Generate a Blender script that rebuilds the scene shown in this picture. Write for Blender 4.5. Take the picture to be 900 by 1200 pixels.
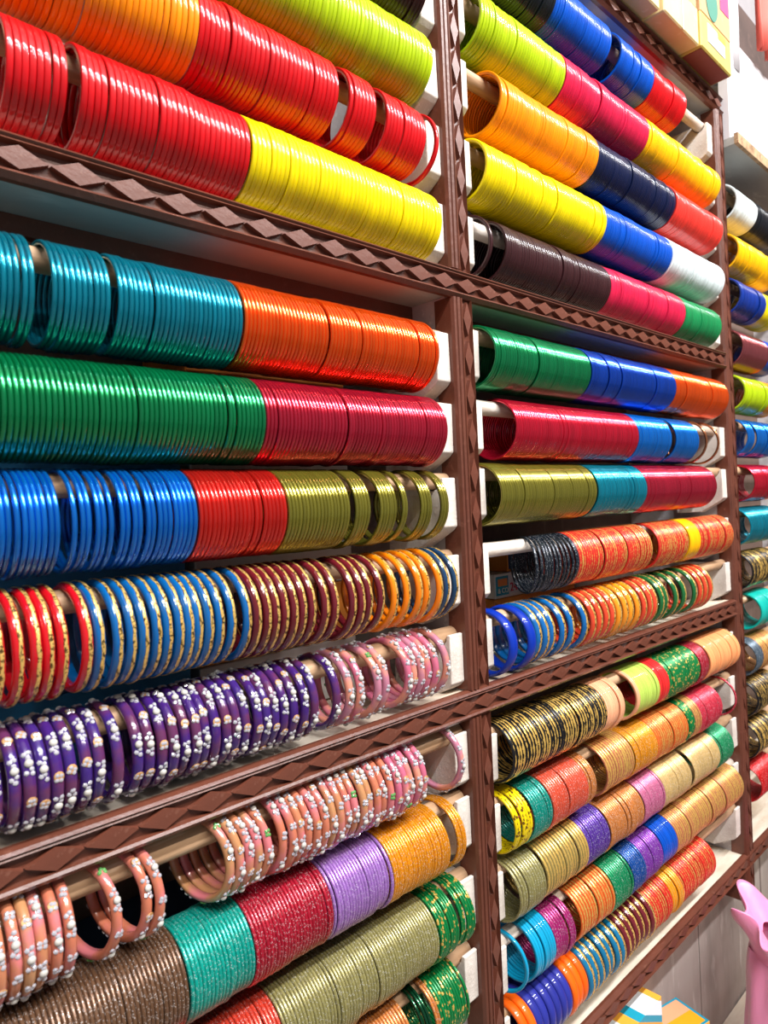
import bpy, bmesh, math, random
from mathutils import Matrix, Vector

# ------------------------------------------------------------------ camera, world, light, exposure
scene = bpy.context.scene
for o in list(bpy.data.objects):
    bpy.data.objects.remove(o)
col = scene.collection
PI = math.pi
EYE = 1.5                    # lens height above the floor (m)

cam_d = bpy.data.cameras.new('camera')
cam_d.sensor_fit = 'AUTO'
cam_d.sensor_width = 36.0
cam_d.lens = 24.04
cam_d.clip_start = 0.02
cam = bpy.data.objects.new('camera', cam_d)
col.objects.link(cam)
yaw, pit, rol = 0.7558, -0.0102, -0.0474
F = Vector((math.sin(yaw)*math.cos(pit), math.cos(yaw)*math.cos(pit), math.sin(pit)))
rr = Vector((math.cos(yaw), -math.sin(yaw), 0))
uu = rr.cross(F)
r2 = math.cos(rol)*rr + math.sin(rol)*uu
u2 = -math.sin(rol)*rr + math.cos(rol)*uu
m3 = Matrix((r2, u2, -F)).transposed()
cam.matrix_world = Matrix.Translation((0, -0.46, EYE)) @ m3.to_4x4()
cam_d.dof.use_dof = True
cam_d.dof.focus_distance = 0.72
cam_d.dof.aperture_fstop = 11.0
scene.camera = cam

w = bpy.data.worlds.new('world')
scene.world = w
w.use_nodes = True
w.node_tree.nodes['Background'].inputs[0].default_value = (0.92, 0.95, 1.0, 1)
w.node_tree.nodes['Background'].inputs[1].default_value = 0.34

def area(name, loc, size, energy, color, target):
    d = bpy.data.lights.new(name, 'AREA')
    d.shape = 'RECTANGLE'
    d.size, d.size_y = size
    d.energy = energy
    d.color = color
    o = bpy.data.objects.new(name, d)
    col.objects.link(o)
    o.location = loc
    v = Vector(target) - Vector(loc)
    o.rotation_euler = v.to_track_quat('-Z', 'Y').to_euler()
    return o
# two ceiling tubes running along the aisle
area('ceiling_tube_front_offscreen', (0.75, -1.28, 3.22), (3.2, 0.07), 150, (0.96, 0.97, 1.0), (0.75, -0.1, 1.4))
area('ceiling_tube_rear_offscreen', (0.75, -1.78, 3.22), (3.2, 0.05), 62, (1.0, 0.94, 0.85), (0.75, -0.05, 1.4))

scene.view_settings.view_transform = 'Standard'
scene.view_settings.look = 'None'
scene.view_settings.gamma = 1.0
scene.view_settings.use_curve_mapping = False
scene.view_settings.exposure = -0.16
rng = random.Random(7)
# ------------------------------------------------------------------ helpers
U = 0.46                     # rack module: all rack measures below are in modules
def P(x, y, z):              # rack module -> metres (y = 1 is the front plane of the posts)
    return Vector((x*U, (y-1)*U, z*U + EYE))

def lin(h):
    h = h.lstrip('#')
    c = [int(h[i:i+2], 16)/255 for i in (0, 2, 4)]
    return tuple((v/12.92 if v <= .04045 else ((v+.055)/1.055)**2.4) for v in c) + (1,)

def obj(name, me, mat=None, parent=None, kind=None):
    o = bpy.data.objects.new(name, me)
    col.objects.link(o)
    if mat is not None and me is not None and len(me.materials) == 0:
        me.materials.append(mat)
    if parent is not None:
        o.parent = parent
    if kind:
        o['kind'] = kind
    return o

def tag(o, label, cat, group=None):
    o['label'] = label
    o['category'] = cat
    if group:
        o['group'] = group
    return o

def empty(name, loc, label, cat, group=None):
    o = bpy.data.objects.new(name, None)
    col.objects.link(o)
    o.location = loc
    o.empty_display_size = 0.02
    return tag(o, label, cat, group)

def mesh(name, verts, faces, smooth=False):
    me = bpy.data.meshes.new(name)
    me.from_pydata([tuple(v) for v in verts], [], faces)
    bm = bmesh.new(); bm.from_mesh(me)
    bmesh.ops.recalc_face_normals(bm, faces=bm.faces)
    bm.to_mesh(me); bm.free()
    if smooth:
        me.polygons.foreach_set('use_smooth', [True]*len(me.polygons))
    return me

def box_mesh(name, a, b, bevel=0.0, seg=1):
    (x0, y0, z0), (x1, y1, z1) = a, b
    v = [(x, y, z) for x in (x0, x1) for y in (y0, y1) for z in (z0, z1)]
    f = [(0, 1, 3, 2), (4, 6, 7, 5), (0, 4, 5, 1), (2, 3, 7, 6), (0, 2, 6, 4), (1, 5, 7, 3)]
    me = mesh(name, v, f)
    if bevel:
        bm = bmesh.new(); bm.from_mesh(me)
        bmesh.ops.bevel(bm, geom=list(bm.edges), offset=bevel, segments=seg, affect='EDGES', profile=.5)
        bm.to_mesh(me); bm.free()
    return me

def mbox(name, a, b, mat, parent=None, bevel=0.0, kind=None, org=Vector((0, 0, 0))):
    a = P(*a) - org; b = P(*b) - org
    lo = [min(a[i], b[i]) for i in range(3)]; hi = [max(a[i], b[i]) for i in range(3)]
    return obj(name, box_mesh(name, lo, hi, bevel), mat, parent, kind)

def prism_x(name, prof, x0, x1, bevel=0.0):       # polygon in (y, z) swept along x
    n = len(prof)
    v = [(x0, y, z) for y, z in prof] + [(x1, y, z) for y, z in prof]
    f = [tuple(range(n))[::-1], tuple(range(n, 2*n))] + [(i, (i+1) % n, (i+1) % n + n, i+n) for i in range(n)]
    me = mesh(name, v, f)
    if bevel:
        bm = bmesh.new(); bm.from_mesh(me)
        es = [e for e in bm.edges if e.calc_face_angle(0) > .6]
        bmesh.ops.bevel(bm, geom=es, offset=bevel, segments=2, affect='EDGES', profile=.5)
        bm.to_mesh(me); bm.free()
    return me

def prism_z(name, prof, z0, z1):                  # polygon in (x, y) swept along z
    n = len(prof)
    v = [(x, y, z0) for x, y in prof] + [(x, y, z1) for x, y in prof]
    f = [tuple(range(n))[::-1], tuple(range(n, 2*n))] + [(i, (i+1) % n, (i+1) % n + n, i+n) for i in range(n)]
    return mesh(name, v, f)

def cyl_x(name, x0, x1, y, z, r, seg=18, wob=0.0, zf=None):
    n = 9
    v = []; f = []
    for i in range(n+1):
        x = x0 + (x1-x0)*i/n
        ri = r*(1 + wob*math.sin(i*2.3+1))
        for k in range(seg):
            t = 2*PI*k/seg
            v.append((x, y+ri*math.cos(t), (zf(x) if zf else z)+ri*math.sin(t)))
    for i in range(n):
        for k in range(seg):
            a = i*seg+k; b = i*seg+(k+1) % seg
            f.append((a, b, b+seg, a+seg))
    f.append(tuple(range(seg))); f.append(tuple(range(n*seg, (n+1)*seg)))
    me = mesh(name, v, f, True)
    return me

# ------------------------------------------------------------------ materials
def nt(name):
    m = bpy.data.materials.new(name)
    m.use_nodes = True
    n = m.node_tree
    return m, n, n.nodes['Principled BSDF']

def N(n, t, **kw):
    x = n.nodes.new(t)
    for k, v in kw.items():
        setattr(x, k, v)
    return x

def mixc(n, fac, a, b):
    m = N(n, 'ShaderNodeMix', data_type='RGBA')
    if hasattr(fac, 'links'): n.links.new(fac, m.inputs[0])
    else: m.inputs[0].default_value = fac
    for s, i in ((a, 6), (b, 7)):
        if hasattr(s, 'links'): n.links.new(s, m.inputs[i])
        else: m.inputs[i].default_value = s
    return m.outputs[2]

def ramp(n, src, p0, p1):
    r = N(n, 'ShaderNodeMapRange')
    r.inputs[1].default_value = p0; r.inputs[2].default_value = p1
    r.clamp = True
    n.links.new(src, r.inputs[0])
    return r.outputs[0]

def coords(n, scale=(1, 1, 1)):
    tc = N(n, 'ShaderNodeTexCoord')
    mp = N(n, 'ShaderNodeMapping')
    mp.inputs['Scale'].default_value = scale
    n.links.new(tc.outputs['Object'], mp.inputs['Vector'])
    return mp.outputs['Vector']

def noise(n, vec, scale, detail=3, rough=.6):
    t = N(n, 'ShaderNodeTexNoise')
    t.inputs['Scale'].default_value = scale
    t.inputs['Detail'].default_value = detail
    t.inputs['Roughness'].default_value = rough
    n.links.new(vec, t.inputs['Vector'])
    return t.outputs['Fac']

def bump(n, b, src, strength, dist):
    x = N(n, 'ShaderNodeBump')
    x.inputs['Strength'].default_value = strength
    x.inputs['Distance'].default_value = dist
    n.links.new(src, x.inputs['Height'])
    n.links.new(x.outputs['Normal'], b.inputs['Normal'])

def mat_paint(name, base, dark, light, rough=.5, scale=14, stretch=(1, 1, 1), bstr=.25, fine=160):
    m, n, b = nt(name)
    v = coords(n, stretch)
    a = noise(n, v, scale, 5, .65)
    c = noise(n, v, fine, 3)
    c1 = mixc(n, ramp(n, a, .42, .72), lin(base), lin(dark))
    c2 = mixc(n, ramp(n, c, .60, .78), c1, lin(light))
    n.links.new(c2, b.inputs['Base Color'])
    b.inputs['Roughness'].default_value = rough
    bump(n, b, c, bstr, .0015)
    return m

M = {}
M['brown'] = mat_paint('brown_paint', '#643627', '#502b1f', '#76493a', .36, 9, (1, 1, 1), .25, 120)
M['diamond'] = mat_paint('brown_paint_diamond', '#69392a', '#573024', '#7d5142', .40, 9, (1, 1, 1), .2, 150)
M['cream'] = mat_paint('chalky_cream_paint', '#ddd3c8', '#bfb1a6', '#efe9e2', .7, 18, (1, 1, 1), .5, 220)
M['divider'] = mat_paint('grey_white_paint', '#c3bdbd', '#9d979a', '#ddd8d6', .7, 10, (1, 1, 1), .5, 90)
M['shelf'] = mat_paint('worn_cream_shelf', '#d8ccba', '#b79f83', '#e6dfd3', .65, 16, (.25, 1, 1), .3, 90)
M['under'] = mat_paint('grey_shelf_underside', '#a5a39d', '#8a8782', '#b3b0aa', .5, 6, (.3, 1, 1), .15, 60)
M['rod'] = mat_paint('raw_wood_rod', '#c6a07c', '#96704e', '#dec6aa', .6, 40, (.10, 1, 1), .45, 140)
M['rodw'] = mat_paint('whitewashed_rod', '#dccfc2', '#b98f6c', '#eee6de', .6, 30, (.3, 1, 1), .4, 160)
M['back'] = mat_paint('brown_back_board', '#6a564b', '#574439', '#7b665a', .7, 8, (1, 1, .3), .2, 60)
M['plank'] = mat_paint('whitewashed_plank', '#a3978f', '#7c7069', '#c3bbb3', .7, 7, (1.2, 1, .25), .4, 45)
M['white'] = mat_paint('white_wall_paint', '#cdc8ca', '#bab4b7', '#d6d2d3', .6, 5, (1, 1, 1), .2, 40)
M['chip'] = mat_paint('chipboard_edge', '#b0906c', '#6b4c30', '#d8c2a0', .8, 60, (1, 1, 1), .6, 200)
M['floor'] = mat_paint('floor_stone', '#8d857d', '#756d66', '#9e978f', .5, 3, (1, 1, 1), .1, 30)
M['ceil'] = mat_paint('grey_ceiling_paint', '#b9b3ae', '#a8a29d', '#c6c1bc', .8, 3, (1, 1, 1), .1, 30)
M['sidewall'] = mat_paint('brown_side_wall', '#6a5549', '#58463c', '#7a6457', .8, 3, (1, 1, 1), .1, 30)
M['recess'] = mat_paint('dark_brown_recess', '#5d4a44', '#463834', '#6d5850', .7, 5, (1, 1, 1), .1, 30)
M['card'] = mat_paint('cream_cardboard', '#d6c189', '#c8b078', '#dfcf9f', .65, 6, (1, 1, 1), .1, 60)
M['cardtan'] = mat_paint('tan_cardboard', '#c2986c', '#b2895e', '#cfa97f', .7, 6, (1, 1, 1), .1, 60)
M['cardlime'] = mat_paint('yellow_cardboard', '#c4b25c', '#b49f48', '#d0c276', .6, 6, (1, 1, 1), .1, 60)
M['finial'] = mat_paint('brown_knob', '#8a5c4c', '#6e483b', '#a1776a', .5, 20, (1, 1, 1), .2, 60)

def flat(name, hexc, rough=.5, metallic=0.0):
    m, n, b = nt(name)
    v = coords(n)
    c = noise(n, v, 60, 2)
    a = lin(hexc)
    k = tuple(x*.86 for x in a[:3]) + (1,)
    n.links.new(mixc(n, c, a, k), b.inputs['Base Color'])
    b.inputs['Roughness'].default_value = rough
    b.inputs['Metallic'].default_value = metallic
    return m

# ------------------------------------------------------------------ bangles: kinds
KIND = {   # kind: (colour, words)
 'p_red': ('#c60d16', 'glossy red plastic'), 'p_yellow': ('#f3da05', 'bright yellow plastic'),
 'p_orange': ('#f58c06', 'bright orange plastic'), 'p_lime': ('#a9c30c', 'lime green plastic'),
 'p_darkbrown': ('#2e1012', 'dark brown plastic'), 'p_black': ('#14181f', 'black plastic'),
 'p_royal': ('#004cb6', 'royal blue plastic'), 'p_raspberry': ('#cf1c45', 'raspberry pink plastic'),
 'p_gold': ('#fbb804', 'golden yellow plastic'), 'p_navy': ('#081438', 'navy blue plastic'),
 'p_navyblue': ('#0a2f86', 'deep blue plastic'), 'p_coral': ('#e5392f', 'coral red plastic'),
 'p_white': ('#dfe9ea', 'milky white plastic'), 'p_plum': ('#35181b', 'dark plum plastic'),
 'p_green': ('#158048', 'emerald green plastic'), 'p_peach': ('#f0ab82', 'pale peach plastic'),
 'p_palelime': ('#b9d35c', 'pale lime plastic'), 'p_redpink': ('#dd2b2b', 'plain red plastic'),
 'p_peachorange': ('#f3a067', 'peach orange plastic'), 'p_cyan': ('#0d9ac4', 'cyan plastic'),
 'p_turquoise': ('#0cb2a4', 'turquoise plastic'),
 'g_teal': ('#0590a8', 'shiny teal glass'), 'g_orange': ('#f8590f', 'shiny orange glass'),
 'g_green': ('#07894f', 'shiny green glass'), 'g_maroon': ('#bc1f3a', 'shiny maroon glass'),
 'g_blue': ('#0a78dd', 'shiny blue glass'), 'g_red': ('#e02a22', 'shiny red glass'),
 'g_olive': ('#8d8630', 'shiny olive glass'), 'g_royal': ('#0a46b8', 'shiny royal blue glass'),
 'g_raspberry': ('#d81a38', 'shiny raspberry glass'), 'g_copper': ('#a5643c', 'thin copper'),
 'g_darkgreen': ('#064a2c', 'dark green glass'), 'g_brown': ('#96484c', 'brownish pink glass'),
 'b_red': ('#c4101c', 'red gold-banded'), 'b_blue': ('#0a5c9c', 'blue gold-banded'),
 'b_maroon': ('#661722', 'maroon gold-banded'), 'b_orange': ('#ee7e0c', 'orange gold-banded'),
 'b_navy': ('#173a5c', 'navy gold-banded'), 'b_coral': ('#dc4528', 'coral gold-banded'),
 'b_amber': ('#ee8f1d', 'amber gold-banded'), 'b_green': ('#17602f', 'dark green gold-banded'),
 'b_teal': ('#0d6a92', 'teal gold-banded'),
 't_purple': ('#3a1b66', 'purple pearl-studded'), 't_pink': ('#bb5f78', 'pink pearl-studded'),
 't_peach': ('#ba6b50', 'peach pearl-studded'),
 's_brown': ('#6f4f38', 'glittery brown'), 's_turquoise': ('#08a594', 'glittery turquoise'),
 's_crimson': ('#ae1830', 'glittery crimson'), 's_lavender': ('#a676c2', 'glittery lavender'),
 's_amber': ('#e79413', 'glittery amber'), 's_redorange': ('#d5422e', 'glittery red-orange'),
 's_olive': ('#98905a', 'glittery olive'), 's_copper': ('#d0803f', 'glittery copper'),
 's_black': ('#16202c', 'ridged black'), 's_tealgreen': ('#07907f', 'glittery teal green'),
 's_coral': ('#e0563a', 'glittery coral'), 's_rosered': ('#d02a44', 'glittery rose red'),
 's_purple': ('#5c389c', 'glittery purple'), 's_mauve': ('#cf6c94', 'glittery mauve'),
 's_beige': ('#dcb878', 'glittery beige gold'), 's_emerald': ('#0a8a56', 'glittery emerald'),
 's_magenta': ('#a8246e', 'glittery magenta'), 's_royal': ('#0c4c9c', 'glittery royal blue'),
 's_purple2': ('#8236a8', 'glittery violet'), 's_slate': ('#4e5e6c', 'glittery slate grey'),
 's_scarlet': ('#cc0c10', 'glittery scarlet'),
 'k_red': ('#d42f24', 'red gold-flecked'), 'k_black': ('#17171b', 'black gold-flecked'),
 'k_copper': ('#b5694a', 'copper gold-flecked'), 'k_orange': ('#dc6428', 'orange gold-flecked'),
 'k_olive': ('#94814a', 'olive gold-flecked'), 'k_amber': ('#f0960c', 'amber gold-flecked'),
 'd_green': ('#07793c', 'green gold-dotted'), 'd_yellow': ('#f0d40a', 'yellow gold-dotted'),
 'w_blue': ('#0a30a0', 'wide plain blue'), 'w_orange': ('#f4620e', 'wide plain orange'),
 'w_indigo': ('#2c3290', 'wide plain indigo'),
}
NAME = {'p': 'plain_bangle', 'g': 'glass_bangle', 'b': 'gold_banded_bangle', 't': 'studded_bangle',
        's': 'glitter_bangle', 'k': 'gold_flecked_bangle', 'd': 'dotted_bangle', 'w': 'wide_bangle'}
# width along the rod, wall thickness, outer radius (mm)
SIZE = {'p': (4.3, 3.6, 35.6), 'g': (3.6, 3.6, 36.3), 'b': (8.0, 5.0, 35.7), 't': (7.2, 5.6, 34.8),
        's': (4.2, 3.0, 35.6), 'k': (5.4, 3.4, 35.5), 'd': (4.6, 3.2, 35.5), 'w': (12, 5.0, 35.5)}
GOLD = lin('#e8bd62')

def bangle_material(kind):
    c, t = KIND[kind][0], kind[0]
    m, n, b = nt('bangle_' + kind)
    base = lin(c)
    oi = N(n, 'ShaderNodeObjectInfo')
    var = mixc(n, ramp(n, oi.outputs['Random'], 0, 1), base, tuple(x*.80 for x in base[:3]) + (1,))
    b.inputs['Base Color'].default_value = base
    if t in 'pw':
        n.links.new(var, b.inputs['Base Color'])
        b.inputs['Roughness'].default_value = .4
        b.inputs['Specular IOR Level'].default_value = .12
        b.inputs['Coat Weight'].default_value = .6
        b.inputs['Coat Roughness'].default_value = .04
        if t == 'p':
            b.inputs['Subsurface Weight'].default_value = .0
    elif t == 'g':
        n.links.new(var, b.inputs['Base Color'])
        b.inputs['Metallic'].default_value = .7
        b.inputs['Roughness'].default_value = .2
        b.inputs['Coat Weight'].default_value = .5
        b.inputs['Coat Roughness'].default_value = .08
    elif t == 's':
        v = coords(n)
        vo = N(n, 'ShaderNodeTexVoronoi')
        vo.inputs['Scale'].default_value = 1500
        n.links.new(v, vo.inputs['Vector'])
        sp = N(n, 'ShaderNodeSeparateColor')
        n.links.new(vo.outputs['Color'], sp.inputs[0])
        k = ramp(n, sp.outputs[0], .90, .96)
        hi = tuple(min(1, x*.5+.42) for x in base[:3]) + (1,)
        st = ramp(n, noise(n, v, 260, 2), .45, .65)
        c2 = mixc(n, st, var, tuple(x*.72 for x in base[:3]) + (1,))
        n.links.new(mixc(n, k, c2, hi), b.inputs['Base Color'])
        b.inputs['Metallic'].default_value = .35
        b.inputs['Roughness'].default_value = .3
    elif t in 'kd':
        v = coords(n)
        if t == 'k':
            a = noise(n, v, 150 if kind == 'k_black' else 300, 4, .7)
            sx = N(n, 'ShaderNodeSeparateXYZ'); n.links.new(v, sx.inputs[0])
            ab = N(n, 'ShaderNodeMath', operation='ABSOLUTE'); n.links.new(sx.outputs[0], ab.inputs[0])
            # gold is laid mostly along the crown of the bangle, ragged at its edges
            m1 = N(n, 'ShaderNodeMath', operation='MULTIPLY_ADD'); m1.inputs[1].default_value = -150.0; n.links.new(ab.outputs[0], m1.inputs[0]); n.links.new(a, m1.inputs[2])
            m2 = N(n, 'ShaderNodeMath', operation='MULTIPLY_ADD'); m2.inputs[1].default_value = .30 if kind == 'k_black' else .18; n.links.new(oi.outputs['Random'], m2.inputs[0]); n.links.new(m1.outputs[0], m2.inputs[2])
            thr = {'k_black': (.50, .55), 'k_red': (.49, .56), 'k_copper': (.30, .52), 'k_olive': (.30, .52)}.get(kind, (.43, .50))
            k = ramp(n, m2.outputs[0], *thr)
        else:
            vo = N(n, 'ShaderNodeTexVoronoi')
            vo.inputs['Scale'].default_value = 190
            vo.inputs['Randomness'].default_value = .7
            n.links.new(v, vo.inputs['Vector'])
            k = ramp(n, vo.outputs['Distance'], .36, .30)
        g = GOLD if kind != 'd_yellow' else lin('#7d5a20')
        n.links.new(mixc(n, k, var, g), b.inputs['Base Color'])
        mx = N(n, 'ShaderNodeMath', operation='MULTIPLY_ADD')
        n.links.new(k, mx.inputs[0]); mx.inputs[1].default_value = .35; mx.inputs[2].default_value = .25
        n.links.new(mx.outputs[0], b.inputs['Metallic'])
        b.inputs['Roughness'].default_value = .3
    elif t == 'b':
        n.links.new(var, b.inputs['Base Color'])
        b.inputs['Roughness'].default_value = .18
        b.inputs['Coat Weight'].default_value = .5
        b.inputs['Coat Roughness'].default_value = .06
    elif t == 't':
        v = coords(n)
        a = noise(n, v, 38, 3)
        sec = {'t_purple': '#5a2a4e', 't_pink': '#cf8670', 't_peach': '#c86f74'}[kind]
        alt = {'t_purple': '#38206a', 't_pink': '#b07084', 't_peach': '#b27e54'}[kind]
        va = mixc(n, ramp(n, oi.outputs['Random'], .45, .75), base, lin(alt))
        n.links.new(mixc(n, ramp(n, a, .42, .6), va, lin(sec)), b.inputs['Base Color'])
        b.inputs['Roughness'].default_value = .18
        b.inputs['Coat Weight'].default_value = .4
        b.inputs['Coat Roughness'].default_value = .06
    return m

def gold_band_material():
    m, n, b = nt('engraved_gold_band')
    v = coords(n)
    a = noise(n, v, 380, 4, .7)
    k = ramp(n, a, .43, .48)
    n.links.new(mixc(n, k, lin('#5a4320'), lin('#efc36c')), b.inputs['Base Color'])
    b.inputs['Metallic'].default_value = .55
    b.inputs['Roughness'].default_value = .28
    bump(n, b, a, .5, .0008)
    return m
M['goldband'] = gold_band_material()
M['pearl'] = flat('pearl_white', '#c2bdb5', .22)
M['stone'] = flat('clear_rhinestone', '#cdcbd3', .08)
M['stone'].node_tree.nodes['Principled BSDF'].inputs['Metallic'].default_value = .4
M['greenstone'] = flat('green_rhinestone', '#5f9a55', .08)
M['patch'] = flat('gold_leaf_patch', '#bd8c58', .5, .2)

def ring_mesh(name, w, th, ro, style, seg=60):
    w, th, ro = w/1000, th/1000, ro/1000
    if style == 'flat':
        pr = [(-.5, 0), (-.5, .70), (-.45, .90), (-.32, .98), (0, 1), (.32, .98), (.45, .90), (.5, .70), (.5, 0)]
    elif style == 'round':
        pr = [(-.36, 0), (-.5, .42), (-.47, .66), (-.30, .90), (0, 1), (.30, .90), (.47, .66), (.5, .42), (.36, 0)]
    else:     # dome of the wide bangles
        pr = [(-.44, 0), (-.5, .3), (-.44, .66), (-.24, .93), (0, 1), (.24, .93), (.44, .66), (.5, .3), (.44, 0)]
    k = len(pr)
    v = []; f = []
    for i in range(seg):
        t = 2*PI*i/seg
        for a, h in pr:
            r = ro - th + th*h
            v.append((a*w, r*math.cos(t), r*math.sin(t)))
    for i in range(seg):
        j = (i+1) % seg
        for q in range(k):
            p2 = (q+1) % k
            f.append((i*k+q, i*k+p2, j*k+p2, j*k+q))
    return mesh(name, v, f, True)

def band_mesh(w, th, ro, seg=120):       # wavy raised gold band round the outside of a bangle
    w, ro = w/1000, ro/1000
    v = []; f = []
    for i in range(seg):
        t = 2*PI*i/seg
        c = .12 + .03*math.sin(16*t)
        h = .17 + .02*math.sin(16*t + 1.4)
        for a in (c-h, c-h*.4, c+h*.4, c+h):
            drop = (abs(a)/.5)**2.6*th/1000*.34
            r = ro + .00035 - drop
            v.append((a*w, r*math.cos(t), r*math.sin(t)))
        r = ro - .0012
        v.append(((c+h)*w, r*math.cos(t), r*math.sin(t)))
        v.append(((c-h)*w, r*math.cos(t), r*math.sin(t)))
    for i in range(seg):
        j = (i+1) % seg
        for q in range(6):
            p2 = (q+1) % 6
            f.append((i*6+q, i*6+p2, j*6+p2, j*6+q))
    return mesh('gold_band', v, f, True)

def dome(v, f, c, nrm, r, flatk=.8, seg=6, rings=2, facet=True):
    n = Vector(nrm).normalized()
    a = n.orthogonal().normalized(); b = n.cross(a)
    base = len(v)
    for i in range(rings):
        e = (PI/2)*i/rings
        for k in range(seg):
            t = 2*PI*k/seg + (.5*i if facet else 0)
            v.append(Vector(c) + (a*math.cos(t)+b*math.sin(t))*r*math.cos(e) + n*r*flatk*math.sin(e))
    v.append(Vector(c) + n*r*flatk)
    for i in range(rings-1):
        for k in range(seg):
            k2 = (k+1) % seg
            f.append((base+i*seg+k, base+i*seg+k2, base+(i+1)*seg+k2, base+(i+1)*seg+k))
    for k in range(seg):
        f.append((base+(rings-1)*seg+k, base+(rings-1)*seg+(k+1) % seg, len(v)-1))
    f.append(tuple(base+k for k in range(seg))[::-1])

def stud_meshes(seed, ro, purple):
    r_ = random.Random(seed)
    ro = ro/1000
    S = ([], []); Pm = ([], []); G = ([], []); C = ([], [])
    def at(t, x, lift=0.0):
        n = Vector((x*45, math.cos(t), math.sin(t))).normalized()
        return Vector((x, (ro+lift-abs(x)*.25)*math.cos(t), (ro+lift-abs(x)*.25)*math.sin(t))), n
    def clover(tgt, t, n=3):
        for k in range(n):
            an = 2*PI*k/n + r_.random()
            p, nn = at(t + .054*math.cos(an), .0018*math.sin(an))
            dome(tgt[0], tgt[1], p - nn*.0003, nn, .0018, .75)
    t = r_.random()
    i = 0
    while t < 2*PI - .25 + .3:
        kind = i % 2
        if kind == 0:
            clover(S, t-.145); clover(S, t+.145)
            p, nn = at(t, 0)
            dome(Pm[0], Pm[1], p - nn*.0002, nn, .0027, .9, 10, 4, False)
            t += .60 + r_.random()*.12
        else:
            if purple or r_.random() < .25:
                p, nn = at(t-.02, 0)
                a = len(C[0])
                dome(C[0], C[1], p - nn*.0002, nn, .0033, .14, 10, 3, False)
                clover(S, t, 4)
            elif r_.random() < .42:
                clover(G, t, 4)
            else:
                clover(S, t, 4)
            t += .50 + r_.random()*.14
        i += 1
    out = {}
    for nme, d, sm in (('rhinestones', S, False), ('pearls', Pm, True), ('green_stones', G, False), ('gold_patches', C, True)):
        if d[0]:
            out[nme] = mesh(nme, d[0], d[1], sm)
    return out
STUDMAT = {'rhinestones': 'stone', 'pearls': 'pearl', 'green_stones': 'greenstone', 'gold_patches': 'patch'}

# ------------------------------------------------------------------ the room
ROOM = [('floor', box_mesh('floor', (-2.5, -4.0, -.05), (4.0, .45, 0)), 'floor'),
        ('wall_back', box_mesh('wall_back', (-2.5, .30, 0), (4.0, .45, 3.4)), 'white'),
        ('ceiling', box_mesh('ceiling', (-2.5, -4.0, 3.4), (4.0, .45, 3.45)), 'ceil'),
        ('wall_right', box_mesh('wall_right', (3.9, -4.0, 0), (4.0, .30, 3.4)), 'sidewall')]
for nm, me, mt in ROOM:
    obj(nm, me, M[mt], kind='structure')

# ------------------------------------------------------------------ the rack (modules: posts at 1.19-1.26 and 2.80-2.875)
ORG = P(1.225, 1.0, 0); ORG.z = 0
rack = empty('display_rack', ORG, 'brown painted wall rack of carved shelves and posts holding bangle rods', 'rack')

def rpart(name, me, mat, parent=None, label=None):
    me.transform(Matrix.Translation(-ORG))
    o = obj(name, me, M[mat] if isinstance(mat, str) else mat, parent or rack)
    if label:
        o['label'] = label
    return o
def rbox(name, a, b, mat, parent=None, bevel=0.0, label=None):
    A = P(*a); B = P(*b)
    lo = [min(A[i], B[i]) for i in range(3)]; hi = [max(A[i], B[i]) for i in range(3)]
    return rpart(name, box_mesh(name, lo, hi, bevel), mat, parent, label)

XL, XR = -.42, 4.485
POSTS = [(-.42, -.35), (1.19, 1.26), (2.80, 2.875), (4.41, 4.485)]
BACK = 1.42
# back board and dividers
rbox('back_board', (XL, BACK, -1.5), (XR, BACK+.03, 1.5), 'back')
for a, b in POSTS:
    rbox('divider_panel', (a+.004, 1.03, -1.49), (b-.004, BACK, 1.5 if a < 4 else 1.33), 'divider', label='greyish white divider board')
# shelves: (z_top, z_bottom, x range)
DY = .0065   # diamond depth in modules
def diamond_h():
    a, h, d, k = .0398*U, .0172*U, .0046, .95
    v = [(-a, 0, 0), (0, 0, -h), (a, 0, 0), (0, 0, h)] + [(-a*k, -d, 0), (0, -d, -h*k), (a*k, -d, 0), (0, -d, h*k)]
    f = [(4, 5, 6, 7)] + [(i, (i+1) % 4, (i+1) % 4+4, i+4) for i in range(4)] + [(3, 2, 1, 0)]
    return mesh('diamond', v, f)
def dress(me):
    me.materials.append(M['diamond'])
    return me
DIA = dress(diamond_h())
def diamond_v():
    a, h, d, k = .0148*U, .0408*U, .0046, .93
    v = [(-a, 0, 0), (0, 0, -h), (a, 0, 0), (0, 0, h)] + [(-a*k, -d, 0), (0, -d, -h*k), (a*k, -d, 0), (0, -d, h*k)]
    f = [(4, 5, 6, 7)] + [(i, (i+1) % 4, (i+1) % 4+4, i+4) for i in range(4)] + [(3, 2, 1, 0)]
    return mesh('diamond', v, f)
DIV = dress(diamond_v())

def trim_profile(zt, zb):
    y = lambda q: (q-1)*U
    z = lambda q: q*U + EYE
    h = zt - zb
    pr = [(1.020, zt), (1.012, zt), (1.004, zt-.003), (1.0, zt-.007), (1.004, zt-.010), (1.002, zt-.013),
          (1.013, zt-.016), (1.013, zb+.014), (1.003, zb+.012), (1.0, zb+.008), (1.004, zb+.004), (1.008, zb), (1.020, zb)]
    return [(y(a), z(b)) for a, b in pr]

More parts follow.
